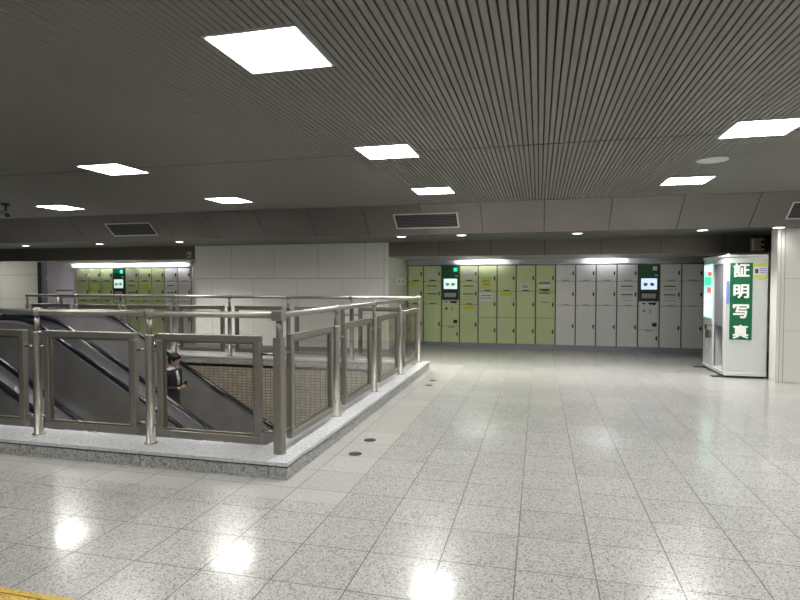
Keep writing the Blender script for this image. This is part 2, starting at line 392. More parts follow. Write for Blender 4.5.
# yellow tactile paving edge and floor drain caps
bm = bmesh.new(); box(bm, -9.0, -2.10, 1.83, 2.13, 0, .004)
for j in range(4):
    yy = 1.87 + j*.073
    box(bm, -9.0, -2.12, yy, yy+.035, .004, .009)
tag(obj('tactile_paving', bm, 'tact'), 'yellow tactile paving strip on the floor at bottom left corner', 'tactile paving')
for (px, py), lb in zip(((-1.556, 4.592), (-1.555, 5.028), (-1.561, 7.967), (-1.569, 8.37)),
    ('nearest dark round cap set in the floor by the kerb', 'second nearest dark round cap in the floor by the kerb',
     'dark round floor cap by the kerb, nearer of the far pair', 'dark round floor cap by the kerb, farthest from the viewer')):
    bm = bmesh.new(); lathe(bm, [(.058, 0), (.058, .003), (.050, .0045), (.046, .0035), (.012, .0035), (.010, .006), (.001, .006)], (px, py, 0))
    tag(obj('floor_plug', bm, 'drain'), lb, 'floor cap', 'round caps in the floor beside the kerb')

# ------------------------------------------------------------------ ceiling lamps
def lamp(x, y, label):
    t = thing('ceiling_lamp', label, 'ceiling light', (x, y, HC), 'square ceiling lamps'); h = .262; z = HC-.006
    bm = bmesh.new()
    for a in ((x-h, x+h, y-h, y-h+.014), (x-h, x+h, y+h-.014, y+h), (x-h, x-h+.014, y-h, y+h), (x+h-.014, x+h, y-h, y+h)): box(bm, *a, z, HC+.05)
    obj('frame', bm, 'lampf', t)
    ld = bpy.data.lights.new('beam', 'AREA'); ld.shape = 'SQUARE'; ld.size = .48; ld.energy = LAMP_W; ld.spread = R(150); ld.color = (1, .985, .955)
    lo_ = bpy.data.objects.new('beam', ld); COL.objects.link(lo_); lo_.parent = t; lo_.location = (0, 0, -.008)
    bx('diffuser', (x-h+.014, x+h-.014, y-h+.014, y+h-.014, z+.006, z+.02), 'lamp', t)
    return t
l0 = lamp(-1.41, 2.78, 'largest square ceiling lamp, nearest the viewer at upper left')
for x, y, lb in ((-1.41, 5.15, 'square ceiling lamp at centre, directly beyond the largest one'), (-1.40, 7.45, 'small square ceiling lamp just before the vent at centre'),
    (-4.55, 5.2, 'square ceiling lamp at left, brighter and nearer of the left ones'), (-4.55, 7.55, 'square ceiling lamp above the top left part of the white wall'),
    (-7.7, 7.6, 'farthest left square ceiling lamp, beside the security camera'), (1.74, 5.1, 'square ceiling lamp cut by the right edge of the photo'),
    (1.74, 7.47, 'square ceiling lamp on the right beyond the round speaker')):
    dup(l0, (x, y, HC), lb)
for x in (-4.55, -1.41, 1.74, 4.87):
    for y in (2.78, -1.96, -4.3):
        if (x, y) != (-1.41, 2.78) and (x > -4 or y > 2): dup(l0, (x, y, HC), 'square ceiling lamp outside the view')
for y in (5.1, 7.47): dup(l0, (4.87, y, HC), 'square ceiling lamp outside the view')
# added unseen lamps that brighten the far left passage and the beige wall
dup(l0, (-15.2, 15.0, 2.68), 'added square lamp brightening the passage, outside the view'); dup(l0, (-16.5, 12.2, 2.68), 'added square lamp brightening the beige wall, outside the view')
# soffit downlights
def downlight(x, y, label, W=DOWN_W):
    z = ZS + .035*(y-YS)/(YW+.05-YS)
    t = thing('downlight', label, 'downlight', (x, y, z), 'small downlights in the soffit')
    bm = bmesh.new(); lathe(bm, [(.075, .006), (.095, .006), (.095, -.006), (.078, -.010), (.075, -.004)], (x, y, z)); obj('trim_ring', bm, 'lampf', t)
    bm = bmesh.new(); lathe(bm, [(.076, .004), (.076, -.007), (.001, -.007)], (x, y, z)); obj('lens', bm, 'dl', t)
    ld = bpy.data.lights.new('beam', 'AREA'); ld.shape = 'DISK'; ld.size = .14; ld.energy = W; ld.spread = R(120); ld.color = (1, .97, .90)
    lo_ = bpy.data.objects.new('beam', ld); COL.objects.link(lo_); lo_.parent = t; lo_.location = (0, 0, -.012)
    return t
names = ['downlight above the right end of the white wall', 'downlight over the left of the right green lockers', 'downlight over the join of green and white lockers',
         'downlight left of the photo booth', 'downlight over the edge of the right pillar', 'downlight at the far left above the beige wall',
         'downlight above the lilac wall at left', 'downlight above the left lockers']
d0 = None
for (x, y), lb in zip(((-2.38, 9.6), (-1.30, 9.55), (.61, 9.7), (2.46, 9.55), (3.42, 9.32), (-11.1, 10.0), (-9.05, 9.9), (-7.0, 9.75)), names):
    downlight(x, y, lb, DOWN_W if x < 3 else .5)


# ------------------------------------------------------------------ bulkhead vents
def vent(x0, x1, t0, t1, label):
    th = math.atan2(HC-ZS, YS-YC)
    c = Vector(((x0+x1)/2, *sl((t0+t1)/2))); L = math.hypot(YS-YC, HC-ZS)*(t1-t0)/2; W = (x1-x0)/2
    t = thing('air_vent', label, 'air vent', c)
    T = Matrix.Translation(c) @ Matrix.Rotation(-th, 4, 'X')   # local y runs down the slope, z points out of it
    def part(name, boxes, m):
        bm = bmesh.new()
        for b in boxes: box(bm, *b)
        bm.transform(T @ Matrix.Rotation(pi, 4, 'X')); return obj(name, bm, m, t)
    f = .02
    part('frame', [(-W, W, -L, -L+f, -.004, .012), (-W, W, L-f, L, -.004, .012), (-W, -W+f, -L, L, -.004, .012), (W-f, W, -L, L, -.004, .012)], 'ventf')
    part('backing', [(-W+f, W-f, -L+f, L-f, -.004, .002)], 'joint')
    n = 9
    for k in range(n):
        y = -L+f+(2*L-2*f)*(k+.5)/n
        part('slat', [(-W+f, W-f, y-.006, y+.006, .002, .008)], 'vents')
vent(-2.33, -1.27, .28, .78, 'rectangular air vent in the bulkhead at centre')
vent(-7.96, -6.98, .30, .80, 'rectangular air vent in the dark bulkhead at left')
vent(3.41, 4.34, .28, .78, 'air vent in the bulkhead cut by the right edge')
# ceiling speaker
t = thing('ceiling_speaker', 'round pale speaker in the slat ceiling at right', 'speaker', (1.70, 6.28, HC))
bm = bmesh.new(); lathe(bm, [(.135, .01), (.15, .004), (.15, -.004), (.14, -.010), (.125, -.012)], (1.70, 6.28, HC)); obj('rim', bm, 'offw', t)
bm = bmesh.new(); lathe(bm, [(.128, -.004), (.126, -.009), (.08, -.013), (.001, -.014)], (1.70, 6.28, HC)); obj('grille', bm, 'offw', t)
# security camera at far left
cx, cy = -8.17, 7.02
t = thing('security_camera', 'small security camera hanging from the ceiling at far left', 'camera', (cx, cy, HC))
bm = bmesh.new(); lathe(bm, [(.06, 0), (.06, -.02), (.05, -.03), (.018, -.03), (.018, -.14), (.001, -.14)], (cx, cy, HC)); obj('mount', bm, 'handle', t)
bm = bmesh.new(); tube(bm, [(cx-.12, cy+.02, HC-.15), (cx-.08, cy+.01, HC-.155), (cx+.07, cy-.03, HC-.185)], [.035, .05, .05], 14); obj('housing', bm, 'offw', t)
bm = bmesh.new(); tube(bm, [(cx+.071, cy-.031, HC-.185), (cx+.09, cy-.036, HC-.189)], [.042, .036], 14); obj('lens', bm, 'handle', t)

# ------------------------------------------------------------------ lockers
YL = 13.0; ZB, ZT = .10, 1.905
def plate(name, x0, x1, z0, z1, m, parent, d=.006, y=None):
    y = YL-.022 if y is None else y
    return bx(name, (x0, x1, y-d, y, z0, z1), m, parent)
def latch(x, z, parent, s=1):
    bm = bmesh.new()
    prism(bm, [(x-.0, z-.045*s), (x+.016, z-.05*s), (x+.018, z+.05*s), (x-.004, z+.042*s), (x-.016, z+.012), (x-.016, z-.012)], YL-.036, YL-.022, 'y')
    return obj('handle', bm, 'handle', parent)
def locker(x0, x1, kind, m, label, group, slots=False, note=None, icon=False):
    """one locker column; kind: 'low' doors split at 1.54 / 1.00, 'even' three equal doors, 'pay' the payment column"""
    t = thing('coin_locker' if kind != 'pay' else 'locker_terminal', label, 'locker' if kind != 'pay' else 'payment terminal', ((x0+x1)/2, YL, 0), group)
    xc = (x0+x1)/2
    bx('carcass', (x0+.002, x1-.002, YL, YL+.48, ZB, 2.04), 'carc', t)
    a, b = x0+.013, x1-.013
    def door(z0, z1, hz):
        d = bx('door', (a, b, YL-.022, YL+.0, z0+.004, z1-.004), m, t, bevel=.003)
        latch(b-.045, hz, d); return d
    if kind == 'low':
        ds = [door(1.54, ZT, 1.715), door(1.0, 1.54, 1.25), door(ZB, 1.0, .53)]
        for dd, z in ((ds[0], 1.555), (ds[1], 1.005)): plate('number_plate', xc-.065, xc+.075, z-.006, z+.018, 'greyprint' if m == 'white' else 'print_', dd, .004)
        if slots:
            for z in (1.43, 1.245): plate('instruction_label', a+.07, b-.10, z-.012, z+.012, 'print_', ds[1], .003)
            for z in (1.36, 1.19, 1.12): plate('instruction_label', a+.07, b-.10, z-.006, z+.006, 'greyprint', ds[1], .003)
            plate('instruction_label', a+.09, b-.13, 1.62, 1.84, 'paper' if m == 'white' else 'offw', ds[0], .003)
    elif kind == 'even':
        ds = [door(1.312, ZT, 1.61), door(.705, 1.312, 1.01), door(ZB, .705, .40)]
        for dd, z in ((ds[0], 1.326),): plate('number_plate', xc-.075, xc+.065, z-.006, z+.016, 'print_', dd, .004)
        if slots:
            for z in (1.50, 1.35, 1.27): plate('instruction_label', a+.06, b-.10, z-.012, z+.012, 'print_', ds[0 if z > 1.312 else 1], .003)
            plate('instruction_label', a+.06, b-.10, 1.40, 1.46, 'paper', ds[0], .003)
            plate('instruction_label', a+.10, b-.12, 1.05, 1.08, 'greyprint', ds[1], .003)
    else:
        bx('body_panel', (a, b, YL-.022, YL, .49, 1.10), m, t, bevel=.003)
        d = bx('door', (a, b, YL-.022, YL, ZB+.004, .482), m, t, bevel=.003); latch(b-.045, .30, d)
        plate('number_plate', xc-.06, xc+.08, .445, .47, 'greyprint', d, .004)
        hp = bx('terminal_head', (a+.015, b-.015, YL-.035, YL, 1.105, ZT-.01), 'dgreen', t, bevel=.004)
        yf = YL-.035
        scm = 'screenb' if m == 'white' else 'screen'
        sc = plate('screen', a+.045, b-.045, 1.36, 1.60, scm, hp, .006, yf)
        for q in (-.07, .06):
            bm = bmesh.new(); prism(bm, [(xc+q-.045, 1.46), (xc+q-.01, 1.425), (xc+q+.045, 1.45), (xc+q+.035, 1.50), (xc+q-.03, 1.505)], yf-.008, yf-.0055, 'y'); obj('screen_icon', bm, 'smark', hp)
        plate('icon_label', b-.13, b-.045, 1.77, 1.86, 'dispg' if m == 'green' else 'paper', hp, .004, yf)
        plate('icon_label', b-.09, b-.03, 1.655, 1.68, 'paper', hp, .004, yf)
        plate('card_slot', a+.03, b-.03, 1.125, 1.335, 'handle', hp, .004, yf)
        plate('card_reader', a+.06, b-.07, 1.17, 1.27, 'greyprint', hp, .010, yf)
        pb = plate('coin_panel', a+.06, a+.15, 1.00, 1.075, 'paper', t, .004)
        plate('coin_slot', a+.075, a+.135, 1.04, 1.07, 'handle', t, .007)
        bm = bmesh.new(); prism(bm, [(a+.18, 1.075), (a+.36, 1.08), (a+.345, 1.03), (a+.30, 1.015), (a+.27, 1.04), (a+.235, 1.018)], YL-.028, YL-.022, 'y'); obj('card_mark', bm, 'handle', t)
        bm = bmesh.new(); tube(bm, [(a+.11, YL-.022, .90), (a+.11, YL-.030, .90)], .03, 14); obj('key_lock', bm, 'handle', t)
        bm = bmesh.new(); tube(bm, [(a+.11, YL-.030, .90), (a+.11, YL-.034, .90)], .02, 14); obj('key_lock', bm, 'chrome', t)
        plate('arrow_label', a+.22, a+.25, .84, .93, 'greyprint', t, .003)
        plate('coin_return', b-.13, b-.04, .555, .635, 'handle', t, .008)
    if note:
        for n0 in note:
            nx0, nx1, z0, z1, mm = n0
            n = plate('notice', x0+nx0, x0+nx1, z0, z1, mm, t, .004, YL-.0225)
            for q in range(2):
                zz = z0+(z1-z0)*(.35+.3*q)
                plate('notice_text', x0+nx0+.03, x0+nx1-.03, zz-.008, zz+.006, 'print_' if mm != 'yellow' else 'lime', n, .002, YL-.0262)
    return t
p = .4333; X0 = -2.674
gR = 'green locker columns in the right bay'; wR = 'white locker columns in the right bay'
rows = [('low', 'green', 'narrow green locker column touching the glossy wall corner', {'note': [(.03, .22, 1.43, 1.52, 'yellow')]}),
 ('low', 'green', 'green locker column just left of the green-bay terminal', {'slots': True}),
 ('pay', 'green', 'payment terminal with dark green head and lit screen among green lockers', {}),
 ('low', 'green', 'green locker column right of the terminal, yellow sticker on its tall bottom door', {'slots': True, 'note': [(.09, .33, .88, .97, 'yellow')]}),
 ('even', 'green', 'green locker column with yellow notice over a white notice', {'note': [(.08, .29, 1.38, 1.64, 'lime'), (.03, .34, 1.08, 1.28, 'paper')]}),
 ('even', 'green', 'green locker column with one small yellow sticker on its middle door', {'note': [(.07, .35, 1.20, 1.29, 'yellow')]}),
 ('even', 'green', 'green locker column with a small pale notice on its top door', {'note': [(.10, .30, 1.37, 1.47, 'paper')]}),
 ('even', 'green', 'rightmost green locker column, next to the white lockers, with printed instructions', {'slots': True}),
 ('low', 'white', 'white locker column directly beside the last green column', {}),
 ('low', 'white', 'second white locker column from the green ones', {}),
 ('low', 'white', 'third white locker column from the green ones', {}),
 ('low', 'white', 'white locker column just left of the white-bay terminal', {'slots': True}),
 ('pay', 'white', 'payment terminal with lit blue-white screen among white lockers', {}),
 ('low', 'white', 'white locker column just right of the white-bay terminal', {'slots': True}),
 ('low', 'white', 'white locker column beside the photo booth, rightmost in view', {})]
for i, (k, m, lb, kw) in enumerate(rows):
    x0 = -3.055 if i == 0 else X0 + p*(i-1)
    x1 = X0 + p*i
    locker(x0, x1, k, m, lb, (gR if m == 'green' else wR) if k != 'pay' else None, **kw)
def plinth(x0, x1, label):
    bm = bmesh.new(); box(bm, x0, x1, YL+.0, YL+.46, 0, ZB-.012); box(bm, x0, x1, YL-.006, YL+.02, ZB-.012, ZB-.002)
    tag(obj('plinth', bm, 'kick'), label, 'plinth')
plinth(-3.055, 3.40, 'grey plinth under the right bay of lockers')
def canopy(x0, x1, tubes, label):
    """metal box with a translucent front and base; fluorescent tubes inside"""
    t = thing('locker_canopy', label, 'canopy', ((x0+x1)/2, YL-.1, 1.92))
    ya, yb, za, zb = YL-.17, YL-.026, 1.922, 2.044
    bm = bmesh.new(); box(bm, x0, x1, ya+.004, yb, zb-.006, zb); box(bm, x0, x1, yb-.006, yb, za, zb-.006)
    box(bm, x0, x0+.006, ya, yb-.006, za, zb-.006); box(bm, x1-.006, x1, ya, yb-.006, za, zb-.006)
    box(bm, x0, x1, ya-.004, ya+.006, za-.004, za+.006); box(bm, x0, x1, ya-.004, ya+.006, zb-.008, zb)
    obj('casing', bm, 'alum', t)
    bx('front_diffuser', (x0+.006, x1-.006, ya, ya+.004, za+.006, zb-.008), 'diffuser', t)
    bx('base_diffuser', (x0+.006, x1-.006, ya+.006, yb-.006, za, za+.004), 'diffuser', t)
    for a, b in tubes:
        bm = bmesh.new(); tube(bm, [(a, ya+.075, 1.985), (b, ya+.075, 1.985)], .014, 10); obj('light_tube', bm, 'tubelight', t)
canopy(-3.05, 3.44, [(-1.75, -.85), (1.05, 1.75)], 'long brushed metal canopy above the right lockers')
# left bay
xs = [-12.654, -12.245, -11.84, -11.445, -11.04, -10.625, -10.21, -9.80, -9.39, -8.985]
left = [('low', 'green', 'leftmost green locker column in the left bay', {}), ('low', 'green', 'second green column of the left bay, yellow notice on it', {'note': [(.08, .32, 1.30, 1.45, 'yellow')]}),
 ('low', 'green', 'green locker column just left of the left-bay terminal', {}), ('pay', 'green', 'payment terminal with lit screen in the distant left bay', {}),
 ('low', 'green', 'green locker column just right of the left-bay terminal', {'slots': True}), ('low', 'green', 'left-bay green column with a yellow sticker, second right of terminal', {'note': [(.08, .33, 1.33, 1.47, 'yellow')]}),
 ('low', 'green', 'last green column of the left bay beside the pale ones', {}), ('low', 'white', 'pale grey locker column beside the left bay green ones', {'slots': True}),
 ('low', 'white', 'pale grey locker column nearest the white wall in the left bay', {})]
for i, (k, m, lb, kw) in enumerate(left):
    locker(xs[i], xs[i+1], k, m, lb, 'locker columns in the left bay' if k != 'pay' else None, **kw)
plinth(-12.654, -8.985, 'grey plinth under the distant left lockers')
canopy(-12.66, -8.9, [(-12.55, -10.9), (-10.7, -9.05)], 'bright metal canopy above the left lockers')
bx('wall_panel', (-8.98, WX0, YL+.0, YL+.05, 0, 2.04), 'plainw'); bpy.data.objects['wall_panel']['kind'] = 'structure'; bpy.data.objects['wall_panel'].name = 'wall_bay_end'

# notices on the return of the white wall
for (y0, y1, z0, z1, lb) in ((11.95, 12.75, 1.46, 1.62, 'white notice on the glossy side wall left of the green lockers'), (12.1, 12.7, 1.02, 1.16, 'lower white notice on the glossy side wall by the lockers')):
    t = thing('wall_notice', lb, 'notice', (WX1, (y0+y1)/2, z0))
    bx('sheet', (WX1, WX1+.005, y0, y1, z0, z1), 'paper', t)
    for yy in (y0+.15, y0+.5*(y1-y0)+.1): bx('print_block', (WX1+.005, WX1+.007, yy, yy+.16, z0+.04, z1-.04), 'greyprint', t)

# ------------------------------------------------------------------ railings
ZK = .134; ZR = 1.242
def post(t, x, y, square=False):
    bm = bmesh.new()
    if square:
        prism(bm, [(x+.0385*sx_, y+.0385*sy_) for sx_, sy_ in ((-1,-.8),(-.8,-1),(.8,-1),(1,-.8),(1,.8),(.8,1),(-.8,1),(-1,.8))], ZK, 1.065, 'z')
    else:
        lathe(bm, [(.055, ZK), (.055, ZK+.008), (.038, ZK+.012), (.037, 1.045), (.039, 1.047), (.039, 1.062), (.025, 1.066)], (x, y, 0))
    if square: lathe(bm, [(.052, ZK), (.052, ZK+.006), (.04, ZK+.008)], (x, y, 0))
    lathe(bm, [(.022, 1.06), (.022, ZR-.03)], (x, y, 0))
    o = obj('post', bm, 'steel', t)
    bm = bmesh.new()
    if square: box(bm, x-.046, x+.046, y-.046, y+.046, ZR-.043, ZR+.038)
    else: lathe(bm, [(.036, ZR-.036), (.042, ZR-.03), (.042, ZR+.022), (.03, ZR+.036), (.001, ZR+.036)], (x, y, 0))
    obj('coupling', bm, 'steel', o, bevel=.006 if square else 0)
def panel(t, a, b, c, along):
    """glazed frame from a to b along the run, centred on the line c"""
    z0, z1, w_, d = .205, 1.075, .055, .026
    def bb(bm, u0, u1, v0, v1, zz0, zz1):
        if along == 'x': box(bm, u0, u1, c+v0, c+v1, zz0, zz1)
        else: box(bm, c+v0, c+v1, u0, u1, zz0, zz1)
    bm = bmesh.new()
    bb(bm, a, b, -d, d, z1-w_, z1); bb(bm, a, b, -d, d, z0, z0+w_); bb(bm, a, a+w_, -d, d, z0+w_, z1-w_); bb(bm, b-w_, b, -d, d, z0+w_, z1-w_)
    f = obj('panel_frame', bm, 'steel', t, bevel=.005)
    bm = bmesh.new(); e = .016
    A, B, C_, D_ = a+w_, b-w_, z0+w_, z1-w_
    bb(bm, A, B, -.014, .014, D_-e, D_); bb(bm, A, B, -.014, .014, C_, C_+e); bb(bm, A, A+e, -.014, .014, C_+e, D_-e); bb(bm, B-e, B, -.014, .014, C_+e, D_-e)
    obj('glazing_bead', bm, 'steeld', f)
    bm = bmesh.new(); bb(bm, A+.004, B-.004, -.004, .004, C_+.004, D_-.004); obj('glass_pane', bm, 'glass', f)
    for u0, u1 in ((a-.105, a+.004), (b-.004, b+.105)):
        for z in (.30, .93):
            bm = bmesh.new()
            P = (lambda u: (u, c, z)) if along == 'x' else (lambda u: (c, u, z))
            tube(bm, [P(u0), P(u1)], .012, 10); obj('bracket', bm, 'steeld', f)
def rail_tube(t, p0, p1):
    bm = bmesh.new(); tube(bm, [p0, p1], .026, 16); obj('handrail', bm, 'steel', t)
RX, RY, RF = -2.01, 4.05, 9.33
t = thing('railing', 'stainless steel railing with glass panels on the front kerb, nearest viewer', 'railing', (-4.5, RY, ZK))
fx = [-3.21, -4.39, -5.57, -6.75]
for x in fx: post(t, x, RY)
post(t, RX, RY, True)
pts = [RX] + fx
for a, b in zip(pts, pts[1:]):
    m_ = (a+b)/2 - (.035 if a == RX else .02); panel(t, m_-.48, m_+.48, RY, 'x')
rail_tube(t, (-6.95, RY, ZR), (RX-.05, RY, ZR))
t = thing('railing', 'steel and glass railing on the right kerb running back to the lockers', 'railing', (RX, 6.7, ZK))
ry = [5.34, 6.69, 8.03, 9.33]
for y in ry: post(t, RX, y)
for a, b in zip([RY] + ry, ry): panel(t, (a+b)/2-.485+.02, (a+b)/2+.485+.02, RX, 'y')
rail_tube(t, (RX, RY+.05, ZR), (RX, RF, ZR))
t = thing('railing', 'steel and glass railing behind the escalators in front of the white wall', 'railing', (-6, RF, ZK))
bxs = [-3.22, -4.44, -5.64, -6.83, -8.00, -9.14, -10.34]
for x in bxs: post(t, x, RF)
for a, b in zip([RX] + bxs, bxs): panel(t, (a+b)/2-.48, (a+b)/2+.48, RF, 'x')
rail_tube(t, (-10.34, RF, ZR), (RX-.045, RF, ZR))
# farther railing glimpsed in the passage at left
t = thing('railing', 'distant railing glimpsed before the lilac wall at far left', 'railing', (-15.9, 15.6, 0))
for x in (-16.0, -14.8, -13.6):
    bm = bmesh.new(); lathe(bm, [(.037, 0), (.037, 1.06), (.022, 1.065), (.022, 1.24)], (x, 15.6, 0)); obj('post', bm, 'steeld', t)
for x in (-15.4, -14.2):
    bm = bmesh.new(); 
    for b in ((x-.48, x+.48, 15.58, 15.62, 1.0, 1.06), (x-.48, x+.48, 15.58, 15.62, .2, .26), (x-.48, x-.42, 15.58, 15.62, .26, 1.0), (x+.42, x+.48, 15.58, 15.62, .26, 1.0)): box(bm, *b)
    f = obj('panel_frame', bm, 'steeld', t); bx('glass_pane', (x-.42, x+.42, 15.597, 15.603, .26, 1.0), 'glass', f)
bm = bmesh.new(); tube(bm, [(-16.05, 15.6, 1.25), (-13.5, 15.6, 1.25)], .028); obj('handrail', bm, 'steeld', t)

# ------------------------------------------------------------------ escalators
SL = math.tan(R(30)); XK = -8.20; XE = .6; XN = -10.35
def prof(off, x0=XN, x1=XE, kn=.35, vert=False):
    """x-z polyline at a height off above the tread line, rounded at the upper knee"""
    xk = XK + off*math.tan(R(15)); pts = []
    n = 10
    pts.append((x0, off))
    for i in range(n+1):
        s = i/n*2-1                     # blend through the knee
        x = xk + s*kn
        z = off - SL*kn*((s+1)/2)**2*1.0
        pts.append((x, z))
    z_end = off - SL*(x1-xk)
    pts.append((x1, z_end)); return pts
def escalator(yc, label):
    t = thing('escalator', label, 'escalator', (XK, yc, 0), 'parallel escalators in the opening')
    for s in (-1, 1):
        yh = yc + s*.625
        top = prof(.88)
        # balustrade: solid steel panel from skirt to just under the handrail
        bot = prof(-.12)
        t2 = [(p_[0], p_[1]-.0) for p_ in top]
        bb = []
        for p_ in t2:          # bottom follows the tread line at the same x
            x = p_[0]; k = XK-.03
            z = -.12 if x < k-.35 else (-.12 - SL*.35*((x-(k-.35))/.7)**2 if x < k+.35 else -.12 - SL*(x-k))
            bb.append((x, z))
        bm = bmesh.new(); strip(bm, t2, bb, yh-.022, yh+.022); bal = obj('balustrade', bm, 'esc', t)
        # bright rail profile under the handrail
        bm = bmesh.new(); strip(bm, [(a, b+.012) for a, b in top], [(a, b-.035) for a, b in top], yh-.034, yh+.034); obj('rail_profile', bm, 'deck', bal)
        # newel and handrail: one rounded loop
        hp = [(a, yh, b+.03) for a, b in top]
        loop = [(XN - .25*sin(q*pi/10*1.0), yh, .91-.25 + .25*cos(q*pi/10)) for q in range(10, 0, -1)]
        bm = bmesh.new(); tube(bm, loop + hp, .036, 10, sx=1.15); obj('handrail', bm, 'rubber', t)
        bm = bmesh.new(); prism(bm, [(XN, .88)] + [(XN - .22*sin(q*pi/10), .66+.22*cos(q*pi/10)) for q in range(1, 10)] + [(XN, .44), (XN, -.05), (XN+.05, -.05), (XN+.05, .88)], yh-.022, yh+.022); obj('newel', bm, 'esc', bal)
        # inner deck and skirt
        def band(o0, o1, y0, y1, name, m, par):
            a = prof(o0); b = prof(o1)
            n0 = [(p_[0], p_[1]) for p_ in a]; n1 = [(p_[0], q_[1]) for p_, q_ in zip(a, a)]
            bm = bmesh.new(); strip(bm, n0, [(u, v-(o0-o1)) for u, v in n0], min(y0, y1), max(y0, y1)); return obj(name, bm, m, par)
        band(.09, .06, yc+s*.505, yh-s*.02, 'inner_deck', 'deck', bal)
        band(.07, -.20, yc+s*.503, yc+s*.515, 'skirt', 'esc', bal)
        band(.55, .50, yh+s*.02, yc+s*.80, 'outer_deck', 'deck', bal)
        band(.52, -.3, yc+s*.785, yc+s*.795, 'outer_cladding', 'esc', bal)
    bx('landing_plate', (XN-.35, XK-.30, yc-.5, yc+.5, -.05, .004), 'deck', t)
    bx('comb_plate', (XK-.30, XK-.10, yc-.5, yc+.5, -.05, .008), 'deck', t)
    k = 0; st = None
    for k in range(21):
        x0 = XK + .4*k; z = -.231*(k+.5)
        if k == 0:
            bm = bmesh.new(); box(bm, x0, x0+.4, yc-.495, yc+.495, z-.05, z, 0); box(bm, x0+.37, x0+.402, yc-.495, yc+.495, z-.002, z+.002, 1)
            box(bm, x0+.375, x0+.4, yc-.495, yc+.495, z-.24, z-.05, 0)
            for q in range(24): box(bm, x0+.005, x0+.365, yc-.48+q*.04, yc-.46+q*.04, z, z+.006, 0)
            st = obj('step', bm, ['step', 'stepedge'], t)
        else:
            c = st.copy(); COL.objects.link(c); c.parent = t; c.location = (.4*k, 0, -.231*k)
    bm = bmesh.new(); strip(bm, [(XN, -.2), (XK, -.32), (XE, -.32-SL*(XE-XK))], [(XN, -.9), (XK, -1.0), (XE, -1.0-SL*(XE-XK))], yc-.78, yc+.78)
    for v in bm.verts: v.co.z = max(v.co.z, -5.98)
    obj('truss', bm, 'pit', t)
    return t
escalator(5.03, 'nearest escalator just behind the front railing, mostly hidden below it')
escalator(6.63, 'middle escalator with brushed steel sides seen through the front glass')
escalator(8.32, 'farthest escalator, the one carrying a person downward')
# floor infill round the escalator heads
bm = bmesh.new(); 
for a, b in ((VY0, 4.24), (5.82, 5.84), (7.42, 7.53), (9.11, VY1)): box(bm, VX0, -8.2, a, b, -.05, .0)
struct('floor_infill', bm, 'kerbt')

# ------------------------------------------------------------------ photo booth
BX0, BX1, BY0, BY1, BZ = 2.86, 3.455, 9.76, 10.95, 1.935
t = thing('photo_booth', 'white photo booth with green sign standing beside the right pillar', 'photo booth', ((BX0+BX1)/2, (BY0+BY1)/2, 0))
bm = bmesh.new()
z0 = .04
box(bm, BX0, BX1, BY0, BY0+.03, z0, BZ-.03)                 # face with the sign
box(bm, BX1-.03, BX1, BY0+.03, BY1, z0, BZ-.03)
box(bm, BX0, BX1-.03, BY1-.03, BY1, z0, BZ-.03)
box(bm, BX0, BX0+.03, BY0+.03, BY0+.12, z0, BZ-.03)         # jamb
box(bm, BX0, BX0+.03, 10.40, BY1-.03, z0, BZ-.03)           # machine side
box(bm, BX0, BX0+.03, BY0+.12, 10.40, BZ-.13, BZ-.03)       # lintel
obj('cabinet', bm, 'booth', t, bevel=.008)
bm = bmesh.new(); prism(bm, [(BX0-.02, BY0-.01), (BX1, BY0-.01), (BX1, BY1+.01), (BX0-.02, BY1+.01)], BZ-.03, BZ+.01, 'z'); obj('roof', bm, 'booth', t, bevel=.01)
bm = bmesh.new(); box(bm, BX0-.01, BX1, BY0-.01, BY1, z0-.005, z0+.05); obj('base', bm, 'booth', t, bevel=.006)
bm = bmesh.new()
for x in (BX0+.04, BX1-.08):
    for y in (BY0+.05, BY1-.1): box(bm, x, x+.04, y, y+.04, 0, z0)
box(bm, BX0+.02, BX1-.02, BY0+.03, BY1-.03, .012, z0); obj('feet', bm, 'handle', t)
bx('interior_wall', (BX0+.05, BX1-.03, 10.42, 10.46, z0+.05, BZ-.03), 'boothd', t)
bx('interior_floor', (BX0+.03, BX1-.03, BY0+.03, 10.42, z0+.05, z0+.06), 'booth', t)
# stool seen beneath the curtain
bm = bmesh.new(); lathe(bm, [(.12, .10), (.12, .12), (.03, .13), (.03, .42), (.15, .43), (.16, .48), (.001, .49)], (3.17, 10.05, 0)); obj('stool', bm, 'steeld', t)
# curtain
bm = bmesh.new(); n = 30; y0, y1 = BY0+.13, 10.36
pa = [(BX0+.018+.014*sin(i*1.5), y0+(y1-y0)*i/n) for i in range(n+1)]
for (a, b), (c, d) in zip(pa, pa[1:]):
    v = [bm.verts.new(q) for q in ((a, b, .80), (c, d, .80), (c, d, BZ-.13), (a, b, BZ-.13))]; bm.faces.new(v)
    v = [bm.verts.new(q) for q in ((a+.004, b, .80), (c+.004, d, .80), (c+.004, d, BZ-.13), (a+.004, b, BZ-.13))]; bm.faces.new(v)
obj('curtain', bm, 'curtain', t)
bm = bmesh.new(); tube(bm, [(BX0+.018, y0-.01, BZ-.14), (BX0+.018, 10.40, BZ-.14)], .008); obj('curtain_rod', bm, 'chrome', t)
